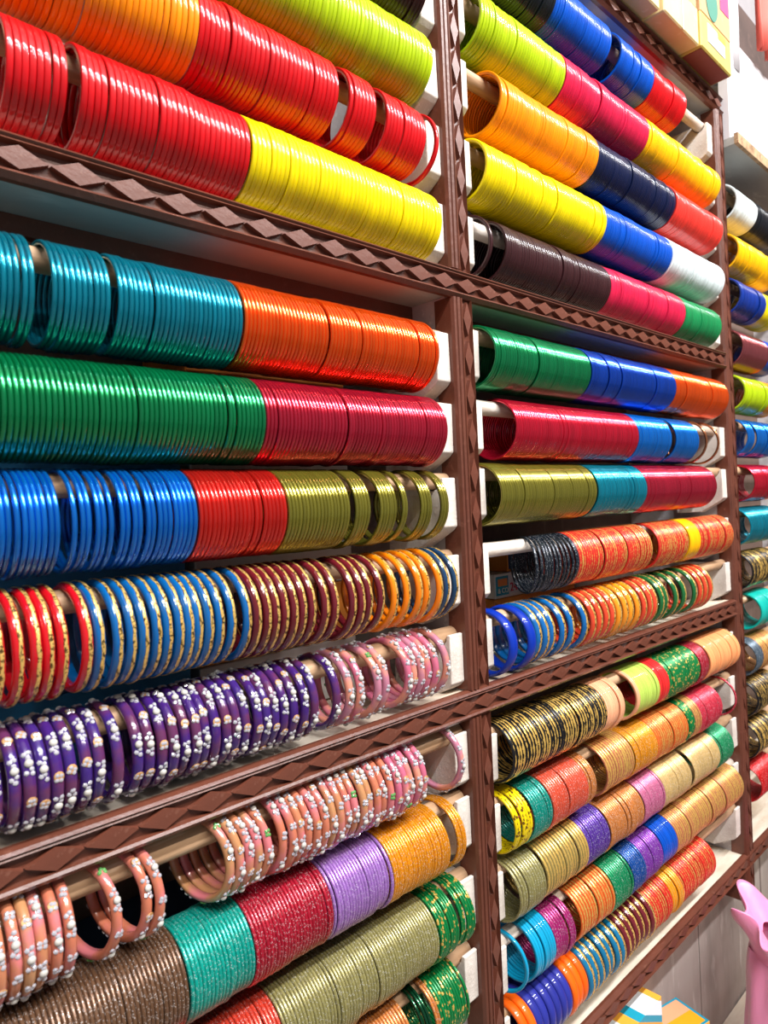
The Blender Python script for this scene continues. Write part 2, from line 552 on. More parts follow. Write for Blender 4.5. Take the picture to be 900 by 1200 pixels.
def shelf(zt, zb, x0, x1, dx0, dx1, depth, topmat='shelf', undermat='under'):
    # boards behind the carved trim
    rbox('shelf_board', (x0, 1.02, (zt+zb)/2+.004), (x1, depth, zt-.004), topmat)
    rbox('shelf_underside', (x0, 1.02, zb+.006), (x1, depth, (zt+zb)/2+.004), undermat)
    tr = rpart('shelf_trim', prism_x('shelf_trim', trim_profile(zt, zb), x0*U, x1*U), 'brown',
               label='brown carved shelf edge with a row of diamonds')
    zc = (zt - .016 + zb + .014)/2
    n = int((dx1-dx0)/.079)
    for i in range(n):
        x = dx0 + (i+.5)*(dx1-dx0)/n
        o = obj('diamond', DIA, None, tr)
        o.location = P(x, 1.0135, zc) - ORG
shelf(.5296, .4641, XL, 2.80, .02, 2.79, BACK)
rbox('batten', (XL, 1.135, .440), (2.80, 1.155, .470), 'brown')
shelf(-.4311, -.4950, XL, 2.80, .02, 2.79, BACK)
shelf(1.535, 1.468, XL, 2.875, .60, 2.87, BACK)
shelf(-1.431, -1.492, XL, XR, .60, 3.7, BACK)

# posts, broken where a shelf edge runs across the middle one
def post_piece(a, b, z0, z1, dia=True):
    # reeded strip on one side, carved strip on the other
    w = b-a
    y = lambda q: (q-1)*U
    pr = [(a, 1.06), (a, 1.012), (a+.05*w, 1.004), (a+.12*w, 1.002), (a+.18*w, 1.009), (a+.22*w, 1.003), (a+.30*w, 1.001),
          (a+.37*w, 1.009), (a+.41*w, 1.003), (a+.47*w, 1.004), (a+.50*w, 1.014), (a+.94*w, 1.014), (a+.96*w, 1.004), (b, 1.006), (b, 1.06)]
    p = rpart('post', prism_z('post', [(q*U, y(r)) for q, r in pr], z0*U+EYE, z1*U+EYE), 'brown',
              label='brown carved upright with reeds and diamonds')
    if dia:
        n = max(1, int((z1-z0)/.082))
        for i in range(n):
            o = obj('diamond', DIV, None, p)
            o.location = P(a+.72*w, 1.0145, z0+(i+.5)*(z1-z0)/n) - ORG
    return p
SEG = [(-1.431, -.4950), (-.4311, .4641), (.5296, 1.468)]
for z0, z1 in SEG:
    post_piece(-.42, -.35, z0, z1, False)
    post_piece(1.19, 1.26, z0, z1)
post_piece(2.80, 2.875, -1.62, 1.468)
post_piece(4.41, 4.485, -1.431, 1.30, False)
rbox('post_foot', (2.80, 1.06, -1.62), (2.875, 1.10, -1.5), 'brown')

# ------------------------------------------------------------------ rods and their brackets
ROD_Y = 1.052
def bracket_mesh():
    pr = [(1.020, .012), (1.020, -.098), (1.030, -.108), (1.105, -.150), (1.20, -.150), (1.20, .012)]
    notch = []
    for i in range(7):
        t = -PI*i/6
        notch.append((ROD_Y + .0225*math.cos(t), .012 + .0225*1.25*math.sin(t)))
    pr = [(1.020, .012), (1.020, -.098), (1.030, -.108), (1.105, -.150), (1.20, -.150), (1.20, .012)] + notch
    pr = [((a-1)*U, b*U) for a, b in pr]
    return pr
BR = bracket_mesh()
BRM = {}
def bracket(x0, x1, zr, tint):
    wd = round(x1-x0, 4)
    if wd not in BRM:
        me = prism_x('bracket', BR, 0, wd*U, .0012)
        me.materials.append(M['cream'])
        BRM[wd] = me
    o = obj('bracket', BRM[wd], None, rack)
    o.location = P(x0, 1.0, zr + rng.uniform(-.003, .003)) - ORG
    o.rotation_euler = (rng.uniform(-.02, .02), 0, rng.uniform(-.015, .015))

# one line per rod: bay and rod, height of the bangle centres over the lens (mm), runs along the rod (mm)
ROWS = [
    ('LA1', 283, [('p_red',105,120),('p_red',129,166),('p_red',173,303),('p_yellow',303,526)]),
    ('LA2', 363, [('p_orange',134,262),('p_red',262,394),('p_red',407,438),('p_red',453,508),('p_red',[528])]),
    ('LA3', 443, [('p_lime',211,521)]),
    ('LA4', 520, [('p_darkbrown',342,520)]),
    ('LB1', 149, [('g_teal',93,140),('g_teal',148,186),('g_teal',190,287),('g_orange',287,509)]),
    ('LB2', 73, [('g_green',89,303),('g_maroon',303,515)]),
    ('LB3', -2, [('g_blue',86,147),('g_blue',149,156),('g_blue',157,165),('g_blue',168,181),('g_blue',184,200),('g_blue',202,241),('g_red',241,318),('g_olive',318,384),('g_olive',389,408),('g_olive',419,441),('g_olive',446,456),('g_olive',474,489),('g_olive',502,514)]),
    ('LB4', -83, [('b_red',[99,110,121,132,138,146,165]),('b_blue',[169,181,190,198,208,216,225,234,240,247,256,267,280]),('b_maroon',[288,297,305,314,323,332,342,354,365]),('b_maroon',[384,394,404,417]),('b_orange',[434,452,467,478,496]),('b_navy',[507,520])]),
    ('LB5', -161, [('t_purple',[94,107,118,126,133,141,149,159,167,179]),('t_purple',[193,201,211,218,231,239,245,251,260,268,277,288,296,303,312,321,332,342,366]),('t_pink',[380,392,413,423]),('t_pink',[452,461,471,480,489,507])]),
    ('LC1', -263, [('t_peach',[97,104,114,120,127,136,144]),('t_peach',[174,196,204]),('t_peach',[264,271,278,286,293,306,317,324,331,339,347,355,363,372,380,389,397,406,414,423]),('t_pink',[432,440,447,458,467]),('t_pink',[522])]),
    ('LC2', -339, [('s_brown',70,216),('s_turquoise',216,270),('s_crimson',270,346),('s_lavender',346,415),('s_amber',415,491),('s_amber',504,517)]),
    ('LC3', -422, [('s_redorange',150,293),('s_olive',293,472),('d_green',472,500),('d_green',504,530)]),
    ('LC4', -501, [('s_copper',224,432),('g_darkgreen',444,456),('s_copper',459,468),('d_green',468,510)]),
    ('RA5', 621, [('p_black',632,758),('p_royal',758,893),('p_royal',921,1021),('p_red',1021,1132)]),
    ('RA4', 531, [('p_lime',604,772),('p_raspberry',772,996),('p_gold',996,1267)]),
    ('RA3', 451, [('p_orange',631,844),('p_navy',844,1080),('p_coral',1080,1274)]),
    ('RA2', 365, [('p_yellow',588,856),('p_royal',856,1057),('p_white',1057,1268)]),
    ('RA1', 281, [('p_plum',[604]),('p_plum',628,863),('p_raspberry',863,1096),('p_green',1096,1243)]),
    ('RB1', 159, [('g_green',597,801),('g_royal',801,1051),('g_orange',1051,1261)]),
    ('RB2', 80, [('g_raspberry',632,922),('g_blue',922,1029),('g_blue',1043,1129),('g_copper',[1156,1210])]),
    ('RB3', 6, [('g_olive',597,803),('g_teal',803,941),('g_maroon',941,1188)]),
    ('RB4', -80, [('s_black',[669,676,685,692,697,705,712,721,729,739,747,752]),('k_red',752,951),('k_red',970,1077),('p_gold',1077,1119),('k_red',1119,1258)]),
    ('RB5', -159, [('w_blue',[615,649]),('b_blue',[664,677,691,711,732,764]),('b_coral',[782,800,817,833]),('b_amber',[847,868,885,900]),('b_coral',[920,938,954]),('b_green',[974,991,1023,1053]),('b_green',[1088]),('b_coral',[1111,1131,1152])]),
    ('RC1', -283, [('k_black',598,804),('p_peach',804,849),('p_peach',881,893),('p_palelime',893,953),('p_redpink',953,987),('d_green',987,1098),('s_crimson',1098,1135),('p_peachorange',1135,1267)]),
    ('RC2', -363, [('d_yellow',593,633),('s_tealgreen',633,671),('s_coral',671,751),('s_copper',751,769),('k_copper',797,871),('s_amber',871,940),('k_orange',940,1045),('d_green',1045,1070),('k_copper',1070,1093),('s_rosered',1093,1180),('s_rosered',[1238])]),
    ('RC3', -439, [('s_olive',601,651),('k_olive',654,744),('s_purple',744,799),('s_copper',799,894),('s_mauve',894,958),('s_beige',958,1046),('s_beige',1056,1161),('s_emerald',1161,1221)]),
    ('RC4', -520, [('p_cyan',[611]),('p_cyan',627,665),('s_magenta',665,708),('k_orange',721,801),('s_emerald',801,852),('s_royal',852,889),('s_purple2',889,944),('p_royal',944,990),('k_copper',990,1256)]),
    ('RC5', -600, [('w_orange',[589,610]),('w_indigo',[623,636,650,664,679,695]),('w_orange',[707,716,726]),('b_teal',[738,753,767,783,796,809,823]),('b_maroon',[837,851,866,881,894,909]),('k_red',909,967),('k_amber',967,1002),('k_red',1002,1122)]),
    ('TA1', 528, [('p_white',1330,1449),('p_black',1449,1578)]),
    ('TA2', 438, [('p_gold',1320,1567)]),
    ('TA3', 356, [('p_navyblue',1319,1471),('p_yellow',1471,1557)]),
    ('TA4', 260, [('g_brown',1337,1483),('p_royal',1483,1545)]),
    ('TA5', 177, [('p_lime',1319,1473),('p_orange',1473,1534)]),
    ('TA6', 94, [('g_blue',1339,1379),('g_blue',1392,1524)]),
    ('TA7', 9, [('g_raspberry',1373,1513)]),
    ('TA8', -72, [('g_teal',1324,1503)]),
    ('TA9', -155, [('k_black',1341,1492)]),
    ('TA10', -235, [('p_turquoise',1380,1482)]),
    ('TA11', -317, [('s_slate',1326,1384),('k_copper',1384,1472)]),
    ('TA12', -393, [('k_black',1343,1462)]),
    ('TA13', -472, [('k_black',1343,1452)]),
    ('TA14', -552, [('s_scarlet',1338,1442)]),
]

BAY = {'L': (-.35, 1.19), 'R': (1.26, 2.80), 'T': (2.875, 4.41)}
BAYW = {'L': 'pearl-bangle bay', 'R': 'box-topped bay', 'T': 'bundle-side bay'}
ORD = ['first', 'second', 'third', 'fourth', 'fifth', 'sixth', 'seventh', 'eighth', 'ninth', 'tenth', 'eleventh', 'twelfth', 'thirteenth', 'lowest']
ROWW = {'A1': 'lowest rod above upper shelf', 'A2': 'second rod above upper shelf', 'A3': 'third rod above upper shelf',
        'A4': 'fourth rod above upper shelf', 'A5': 'fifth rod above upper shelf',
        'B1': 'first rod under upper shelf', 'B2': 'second rod under upper shelf', 'B3': 'third rod under upper shelf',
        'B4': 'fourth rod under upper shelf', 'B5': 'lowest rod above lower shelf',
        'C1': 'first rod under lower shelf', 'C2': 'second rod under lower shelf', 'C3': 'third rod under lower shelf',
        'C4': 'fourth rod under lower shelf', 'C5': 'rod just above bottom ledge'}
WID = {'LB4': 7.4, 'RB5': 11.5, 'RC5': 12.0, 'LB5': 7.8, 'LC1': 7.2}
WIDR = {'LC2': 3.1, 'LC3': 3.1, 'LC4': 3.3, 'RB1': 4.2, 'RB2': 4.2, 'RB3': 4.2}
WIDK = {('RB5', 'w_blue'): 15.0}
# some rods hang a little out of level: rise (mm) over 400 mm towards the far end of the bay
TILT = {'LA1': 5, 'LA2': 8, 'LB3': 1, 'LB4': 4, 'LC2': 2}
RODR = {'LC1': .0225, 'LB5': .020}
CLAMP = {'L': (90, 524), 'R': (600, 1266), 'T': (1344, 1700)}
def yaw_of(row, x, kind):
    if row == 'LC1':
        if 165 < x < 210: return 17
        if 255 < x < 300: return 17
        if 300 <= x < 345: return 8
        if x > 515: return 6
    if row == 'LB5' and x > 405: return 7
    if row == 'LB4': return 11 if 158 < x < 163 else 1.5
    if row == 'RB4' and kind == 's_black': return -30 + 22*min(1, max(0, (x-660)/90))
    if row == 'RB4': return -8
    if row == 'RC4' and x < 620: return 6
    if row == 'LA2' and x > 515: return 4
    return 0
def bname(kind):
    ws = [q for q in KIND[kind][1].replace('-', ' ').split() if q not in ('glossy', 'bright', 'shiny')]
    return '_'.join(ws) + '_bangle'
def short(kind):
    ws = [q for q in KIND[kind][1].split() if q not in ('glossy', 'bright', 'shiny', 'glittery', 'plastic', 'glass', 'plain', 'gold-banded', 'gold-flecked', 'gold-dotted', 'pearl-studded', 'wide', 'ridged', 'thin', 'matte')]
    return '-'.join(ws) + ' run'
mats = {}
meshes = {}
studsets = {}
COUNT = {}
BIG = {('LB4', 'b'): 38.0, ('RB5', 'b'): 37.5, ('RB5', 'w'): 39.0}     # the larger bangles
def get_ring(kind, w, ro):
    key = (kind, w, ro)
    if key not in meshes:
        t = kind[0]
        th = SIZE[t][1]
        st = 'flat' if t in 'p' else ('dome' if t in 'btw' else 'round')
        if kind not in mats:
            mats[kind] = bangle_material(kind)
        me = ring_mesh(NAME[t], w*.975, th, ro, st)
        me.materials.append(mats[kind])
        meshes[key] = me
    return meshes[key]
def get_band(w, ro):
    key = ('band', w, ro)
    if key not in meshes:
        me = band_mesh(w, SIZE['b'][1], ro)
        me.materials.append(M['goldband'])
        meshes[key] = me
    return meshes[key]
def get_studs(purple, i):
    key = (purple, i)
    if key not in studsets:
        d = stud_meshes(40+i+(100 if purple else 0), SIZE['t'][2], purple)
        for k, me in d.items():
            me.materials.append(M[STUDMAT[k]])
        studsets[key] = d
    return studsets[key]

for row, zmm, items in ROWS:
    bay = row[0]
    lo, hi = CLAMP[bay]
    rings = []     # (centre x mm, width, kind, loose)
    for it in items:
        kind = it[0]; t = kind[0]
        w = WIDK.get((row, kind), WID.get(row) if t in 'btw' else WIDR.get(row)) or SIZE[t][0]
        if isinstance(it[1], list):
            for x in it[1]:
                rings.append([min(x, hi) - w/2, w, kind, True, 0])
        else:
            a, b = max(it[1], lo), min(it[2], hi)
            n = max(1, int((b-a)/(w*(1.06 if row == 'RB4' else 1.03 if bay != 'L' else 1.015))))
            slack = (b-a) - n*w
            cuts = sorted(rng.sample(range(1, n), min(n-1, max(1, n//5)))) if n > 2 else []
            g = slack/(len(cuts)+1) if cuts else 0
            x = a + (slack if not cuts else 0)
            gi = rng.randrange(1000)*100 + 1
            for i in range(n):
                if i in cuts:
                    x += g*rng.uniform(.75, 1.0)
                    gi += 1
                rings.append([x + w/2, w, kind, False, gi])
                x += w
    rings.sort(key=lambda q: q[0])
    for i in range(len(rings)-2, -1, -1):      # neighbours never share room
        ew = [q[1]*(1.12/math.cos(math.radians(yaw_of(row, q[0], q[2]))) if q[3] and abs(yaw_of(row, q[0], q[2])) > 3 else 1) for q in rings[i:i+2]]
        room = rings[i+1][0] - sum(ew)/2
        rings[i][0] = min(rings[i][0], room)
    edge = {'L': -1e9, 'R': 600, 'T': 1344}[bay]       # and none runs into the bracket by the post
    for q in rings:
        q[0] = max(q[0], edge + q[1]/2)
        edge = q[0] + q[1]/2
    # rod
    tt = rings[len(rings)//2][2][0]
    th, ro = SIZE[tt][1], BIG.get((row, tt), SIZE[tt][2])
    rrod = RODR.get(row, .0185)
    zc = zmm/1000 + EYE
    zrod = zc + (ro-th)/1000 - rrod*U
    zr = (zrod-EYE)/U
    x0, x1 = BAY[bay]
    zf = lambda x_, zrod=zrod, k=TILT.get(row, 0)/400: zrod + k*(.525-x_)
    me = cyl_x('rod', (x0+.005)*U, (x1-.005)*U, (ROD_Y-1)*U, zrod, rrod*U, 18, .02, zf)
    rpart('rod', me, 'rodw' if row in ('RB4', 'RA1', 'RB2', 'RA5', 'RC4') else 'rod')
    for bx in ((x0, x0+.039) if bay != 'L' else None, (x1-.045, x1) if bay != 'T' else None):
        if bx:
            bracket(bx[0], bx[1], zr-.004, 0)
    rowphrase = (ORD[int(row[2:])-1] + ' rod from the top') if bay == 'T' else ROWW[row[1:]]
    if row == 'TA14': rowphrase = 'lowest rod'
    # runs of one kind along the rod, for the labels
    runs = []
    for i, q in enumerate(rings):
        if runs and rings[runs[-1][0]][2] == q[2]:
            runs[-1].append(i)
        else:
            runs.append([i])
    where = {}
    for k, run in enumerate(runs):
        right = short(rings[runs[k+1][0]][2]) if k+1 < len(runs) else ('the middle post' if bay == 'L' else 'the end post' if bay == 'R' else None)
        left = short(rings[runs[k-1][0]][2]) if k else ('the middle post' if bay == 'R' else 'the end post' if bay == 'T' else None)
        m = len(run)
        lim = 12 if rings[run[0]][2][0] in 'btw' else 4
        for q, i in enumerate(run):
            a, b = q, m-1-q
            if right and b < lim and (b <= a or not left):
                where[i] = ORD[b] + ' from ' + right
            elif left and a < lim:
                where[i] = ORD[a] + ' from ' + left
    for idx, (x, w, kind, loose, gi) in enumerate(rings):
        t = kind[0]
        th, ro = SIZE[t][1], BIG.get((row, t), SIZE[t][2])
        me = get_ring(kind, w, ro)
        gr = random.Random(gi) if gi else rng           # bangles pushed together sit alike
        gsc, gy, gyaw = gr.uniform(.972, .995), gr.uniform(-.0012, .0012), gr.uniform(-.35, .35)
        sc = gsc + rng.uniform(-.002, .002)
        tail = '%s, %s' % (rowphrase, BAYW[bay])
        if idx in where:
            label = '%s bangle %s, %s' % (KIND[kind][1], where[idx], tail)
        else:
            label = '%s bangle inside its run, %s' % (KIND[kind][1], tail)
        group = '%s bangles on %s' % (KIND[kind][1], tail)
        o = obj(bname(kind), me)
        tag(o, label, 'bangle', group)
        o.scale = (1, sc, sc)
        a = rng.uniform(0, 2*PI)
        yd = yaw_of(row, x, kind)
        yw = math.radians(yd + (gyaw if gi else 0) + rng.uniform(-.04, .04))
        R3 = Matrix.Rotation(yw, 4, 'Z') @ Matrix.Rotation(a, 4, 'X')
        o.rotation_euler = R3.to_euler()
        rin = (ro-th)/1000*sc
        yj = gy + rng.uniform(-.0003, .0003)
        dx = -ro/1000*math.sin(math.radians(yd)) if abs(yd) > 3 else 0
        c = Vector((x/1000 + dx, (ROD_Y-1)*U + yj, zf(x/1000) + rrod*U*1.0 - rin - .0002))
        o.location = c
        if t == 'b':
            obj('gold_band', get_band(w, ro), None, o)
        elif t == 't':
            d = get_studs(kind == 't_purple', rng.randrange(5))
            for k, sm in d.items():
                obj(k, sm, None, o, 'stuff')

# ------------------------------------------------------------------ cardboard boxes on top of the rack
def carton(name, x0, x1, y0, y1, z0, z1, mat, label, bev=.002, group=None):
    c = P((x0+x1)/2, (y0+y1)/2, z0)
    e = empty(name, c, label, 'box', group)
    a = P(x0, y0, z0) - c; b = P(x1, y1, z1) - c
    obj('carton', box_mesh('carton', a, b, bev), M[mat] if isinstance(mat, str) else mat, e)
    return e, c
def plate(name, a, b, mat, par, c):
    A = P(*a) - c; B = P(*b) - c
    lo = [min(A[i], B[i]) for i in range(3)]; hi = [max(A[i], B[i]) for i in range(3)]
    return obj(name, box_mesh(name, lo, hi), M[mat] if isinstance(mat, str) else mat, par)
M['labelw'] = flat('white_label', '#cfcdd0', .5)
M['labely'] = flat('yellow_label', '#f0d23c', .5)
M['redp'] = flat('dark_red_print', '#7a2a22', .6)
M['greenp'] = flat('green_print', '#3c7c68', .6)
M['pinkp'] = flat('pink_print', '#b83a70', .6)
M['orangep'] = flat('orange_print', '#e8894a', .6)
M['tape'] = flat('pale_tape', '#efe0b8', .35)
ZT = 1.537
e, c = carton('cardboard_box', 2.217, 2.485, .935, 1.25, ZT, 1.665, 'card', 'cream cardboard box in the middle of the boxes on the rack')
plate('tape', (2.35, .933, ZT+.0), (2.36, .935, 1.665), 'tape', e, c)
e, c = carton('cardboard_box', 1.86, 2.205, .945, 1.27, ZT, 1.64, 'card', 'cream cardboard box farthest from the end post on the rack top')
e, c = carton('cardboard_box', 2.49, 2.765, .928, 1.22, ZT, 1.662, 'cardlime', 'yellow cardboard box with white sticker and red underside at rack corner')
plate('sticker', (2.545, .926, 1.575), (2.70, .928, 1.640), 'labelw', e, c)
plate('yellow_sticker', (2.635, .925, 1.622), (2.705, .926, 1.646), 'labely', e, c)
plate('red_print', (2.50, .935, ZT-.002), (2.755, 1.0, ZT+.001), 'redp', e, c)
e, c = carton('cardboard_box', 2.50, 2.775, .930, 1.22, 1.664, 1.83, 'cardtan', 'tan cardboard box with green oval print stacked on yellow box')
# oval print
ov = []
for i in range(24):
    t = 2*PI*i/24
    ov.append((.024*math.cos(t), .030*math.sin(t)))
me = mesh('oval_print', [(a, 0, b) for a, b in ov] + [(a, -.0008, b) for a, b in ov],
          [tuple(range(24)), tuple(range(47, 23, -1))] + [(i, (i+1) % 24, (i+1) % 24+24, i+24) for i in range(24)])
o = obj('oval_print', me, M['greenp'], e); o.location = P(2.60, .9297, 1.735) - c
plate('pink_print', (2.68, .9285, 1.75), (2.76, .930, 1.825), 'pinkp', e, c)
e, c = carton('cardboard_box', 2.22, 2.49, .940, 1.24, 1.667, 1.80, 'cardtan', 'tan cardboard box with orange print stacked on middle cream box')
plate('orange_print', (2.30, .9385, 1.70), (2.46, .940, 1.79), 'orangep', e, c)

# ------------------------------------------------------------------ white end panel above the last bay
e = empty('end_cabinet', P(3.45, 1.2, 1.33), 'white painted cabinet panel with worn chipboard edge above last bay', 'cabinet')
c = e.location.copy()
plate('bottom_board', (2.885, .97, 1.345), (5.5, 1.42, 1.375), 'under', e, c)
plate('chipboard_edge', (2.885, .955, 1.345), (5.5, .97, 1.385), 'chip', e, c)
plate('panel', (2.885, .985, 1.375), (5.5, 1.02, 1.79), 'white', e, c)
plate('back_panel', (2.885, 1.30, 1.79), (5.5, 1.34, 2.6), 'recess', e, c)
plate('top_board', (2.885, 1.02, 1.76), (5.5, 1.30, 1.79), 'shelf', e, c)
# rounded white upright with a turned knob
def lathe(name, pr, seg=24, smooth=True):
    v = []; f = []
    for r, z in pr:
        for k in range(seg):
            t = 2*PI*k/seg
            v.append((r*math.cos(t), r*math.sin(t), z))
    for i in range(len(pr)-1):
        for k in range(seg):
            a = i*seg+k; b = i*seg+(k+1) % seg
            f.append((a, b, b+seg, a+seg))
    f.append(tuple(range(seg))); f.append(tuple(range((len(pr)-1)*seg, len(pr)*seg)))
    return mesh(name, v, f, smooth)
o = obj('upright', lathe('upright', [(.030, 0), (.031, .1), (.030, .2), (.030, .22)]), M['white'], e)
o.location = P(2.99, 1.04, 1.79) - c - Vector((0, 0, .05))
o = obj('knob', lathe('knob', [(.022, 0), (.036, .008), (.042, .022), (.036, .04), (.018, .05), (.026, .06), (.03, .075), (.02, .09), (.004, .096)]), M['finial'], e)
o.location = P(2.99, 1.04, 1.79) - c + Vector((0, 0, .168))
cl = mesh('hanging_cloth', [], [])
v = []; f = []
for j in range(9):
    for i in range(13):
        x = 1.445 + .11*i/12
        y = -.03 + .012*math.sin(i*1.3+j*.1)
        v.append((x, y, 2.335 + .06*j))
for j in range(8):
    for i in range(12):
        a = j*13+i
        f.append((a, a+1, a+14, a+13))
me = mesh('hanging_cloth', v, f, True)
hc = empty('hanging_cloth', (1.5, -.03, 2.335), 'salmon red cloth hanging above the white cabinet panel', 'cloth')
me.transform(Matrix.Translation((-1.5, .03, -2.335)))
o = obj('cloth', me, flat('salmon_cloth', '#d85a4c', .7), hc)
obj('hanger_rail', box_mesh('hanger_rail', (-.06, -.006, .47), (.06, .006, .485)), M['finial'], hc)
obj('hanger_arm', box_mesh('hanger_arm', (-.006, 0, .472), (.006, .33, .483)), M['finial'], hc)
md = o.modifiers.new('thick', 'SOLIDIFY'); md.thickness = .004
# ------------------------------------------------------------------ planked base under the ledge
e = empty('base_cabinet', P(1.8, 1.15, -3.26), 'base cabinet of whitewashed vertical planks under the bottom ledge', 'cabinet')
c = e.location.copy()
BP = 1.13
edges = [-.4, .1, .62, 1.1, 1.6, 2.06, 2.62, 2.94, 3.3, 3.8, 4.4]
for a, b in zip(edges[:-1], edges[1:]):
    o = plate('plank', (a+.004, BP + rng.uniform(-.003, .003), -3.2), (b-.004, BP+.03, -1.494), 'plank', e, c)
plate('backing', (-.4, BP+.03, -3.26), (4.4, BP+.2, -1.497), 'back', e, c)
plate('plinth', (-.4, BP, -3.26), (4.4, BP+.031, -3.2), 'brown', e, c)
e = empty('counter', P(1.9, .9, -3.26), 'low wooden counter standing before the planked base cabinet', 'counter')
c = e.location.copy()
CT = -2.16
plate('counter_top', (.9, .56, CT-.06), (3.9, BP-.005, CT), 'shelf', e, c)
plate('counter_front', (.95, .60, -3.26), (3.85, .64, CT-.06), 'plank', e, c)
for xx in (.95, 3.81):
    plate('counter_side', (xx, .64, -3.26), (xx+.04, BP-.01, CT-.06), 'plank', e, c)

# small printed cartons on the counter
def striped(name):
    m, n, b = nt(name)
    v = coords(n)
    s = N(n, 'ShaderNodeSeparateXYZ'); n.links.new(v, s.inputs[0])
    ad = N(n, 'ShaderNodeMath', operation='MULTIPLY_ADD'); ad.inputs[1].default_value = .55
    n.links.new(s.outputs[0], ad.inputs[0]); n.links.new(s.outputs[2], ad.inputs[2])
    r = N(n, 'ShaderNodeValToRGB')
    mp = N(n, 'ShaderNodeMath', operation='MULTIPLY_ADD'); mp.inputs[1].default_value = 24.0; mp.inputs[2].default_value = .25
    n.links.new(ad.outputs[0], mp.inputs[0])
    fr = N(n, 'ShaderNodeMath', operation='FRACT'); n.links.new(mp.outputs[0], fr.inputs[0])
    n.links.new(fr.outputs[0], r.inputs[0])
    el = r.color_ramp.elements
    r.color_ramp.interpolation = 'CONSTANT'
    el[0].position = 0; el[0].color = lin('#1c9ab4')
    el[1].position = .16; el[1].color = lin('#eef0f4')
    q = el.new(.66); q.color = lin('#f3a93c')
    q = el.new(.92); q.color = lin('#1c9ab4')
    n.links.new(r.outputs[0], b.inputs['Base Color'])
    b.inputs['Roughness'].default_value = .35
    return m
M['stripe'] = striped('printed_carton_stripes')
M['peachp'] = flat('peach_print', '#e8a57c', .4)
M['yellp'] = flat('amber_print', '#f2a21e', .4)
M['bluep'] = flat('blue_print', '#1590ad', .4)
WORDN = ['lowest', 'second', 'third', 'fourth', 'fifth', 'sixth', 'topmost']
for cx0, cx1, ff, wh in ((1.60, 1.815, 1.005, 'stack beside the pile of six'), (1.825, 2.035, 1.0, 'stack next to the lone pile')):
    zz = CT
    for i in range(7):
        hh = .0835 if cx0 > 1.7 else .0815
        e, c = carton('printed_carton', cx0 + rng.uniform(-.006, .006), cx1 + rng.uniform(-.004, .004), ff, 1.11, zz, zz+hh, 'stripe',
                      'small blue, white and amber carton, %s of seven, %s' % (WORDN[i], wh), .0006)
        zz += hh
zz = CT
for i in range(4):
    hh = .100
    c = P(2.205, 1.032, zz)
    e = empty('printed_carton', c, 'turned carton with picture lid, %s of four in the lone pile' % WORDN[i if i < 3 else 6], 'box')
    obj('carton', box_mesh('carton', (-.036, -.030, 0), (.036, .030, hh*U), .0006), M['stripe'], e)
    obj('lid_print', box_mesh('lid_print', (-.031, -.026, hh*U-.0003), (.031, .0, hh*U+.0006)), M['yellp'], e)
    obj('lid_picture', box_mesh('lid_picture', (-.031, .0, hh*U-.0003), (.031, .026, hh*U+.0006)), M['peachp'], e)
    obj('lid', box_mesh('lid', (-.0355, -.0295, hh*U-.0004), (.0355, .0295, hh*U+.0003)), M['bluep'], e)
    e.rotation_euler = (0, 0, math.radians(-14))
    zz += hh + .0014

# ------------------------------------------------------------------ pink satin bundle
def satin():
    m, n, b = nt('pink_satin')
    v = coords(n, (1, 1, .4))
    a = noise(n, v, 22, 3)
    n.links.new(mixc(n, a, lin('#f59ac2'), lin('#ea80b0')), b.inputs['Base Color'])
    b.inputs['Roughness'].default_value = .38
    b.inputs['Sheen Weight'].default_value = .4
    bump(n, b, a, .35, .006)
    return m
M['satin'] = satin()
def bundle(name, loc, r, h, label, seed, lean=0.0):
    q = random.Random(seed)
    e = empty(name, loc, label, 'fabric bundle')
    seg = 72
    pr = [(.02, 0), (.75, .0), (.98, .06), (1.06, .2), (1.08, .38), (1.0, .56), (.98, .70), (.93, .80), (.86, .86)]
    v = []; f = []
    for i, (a, z) in enumerate(pr):
        for k in range(seg):
            t = 2*PI*k/seg
            fold = .035*math.sin(7*t+z*5) + .02*math.sin(13*t-z*9)
            rr_ = r*a*(1+fold*(.5+z))
            v.append((rr_*math.cos(t) + lean*z, rr_*math.sin(t), z*h))
    for i in range(len(pr)-1):
        for k in range(seg):
            a = i*seg+k; b = i*seg+(k+1) % seg
            f.append((a, b, b+seg, a+seg))
    f.append(tuple(range(seg)))
    o = obj('bag_body', mesh('bag_body', v, f, True), M['satin'], e)
    md = o.modifiers.new('sub', 'SUBSURF'); md.levels = md.render_levels = 1
    v = []; f = []
    pr = [(.88, .845), (.84, .87), (.88, .90), (1.0, .945), (1.16, .985), (1.22, 1.03), (1.16, 1.03), (.86, .965), (.60, .92)]
    for i, (a, z) in enumerate(pr):
        for k in range(seg):
            t = 2*PI*k/seg
            u_ = max(0, (z-.88)/.14)
            fold = (.16*math.sin(6*t+1) + .07*math.sin(11*t))*u_
            rr_ = r*a*(1+fold)
            v.append((rr_*math.cos(t) + lean*z, rr_*math.sin(t), h*(z + .05*u_*math.sin(5*t+2))))
    for i in range(len(pr)-1):
        for k in range(seg):
            a = i*seg+k; b = i*seg+(k+1) % seg
            f.append((a, b, b+seg, a+seg))
    o = obj('ruffle', mesh('ruffle', v, f, True), M['satin'], e)
    md = o.modifiers.new('sub', 'SUBSURF'); md.levels = md.render_levels = 1
    return e
bundle('fabric_bundle', P(2.513, .785, -2.16), .060, .317, 'pink satin cloth bundle tied with a ruffle beside the end post', 3)
bundle('fabric_bundle', P(2.89, .80, -2.16), .050, .342, 'taller pink satin bundle standing behind the ruffled one', 5)

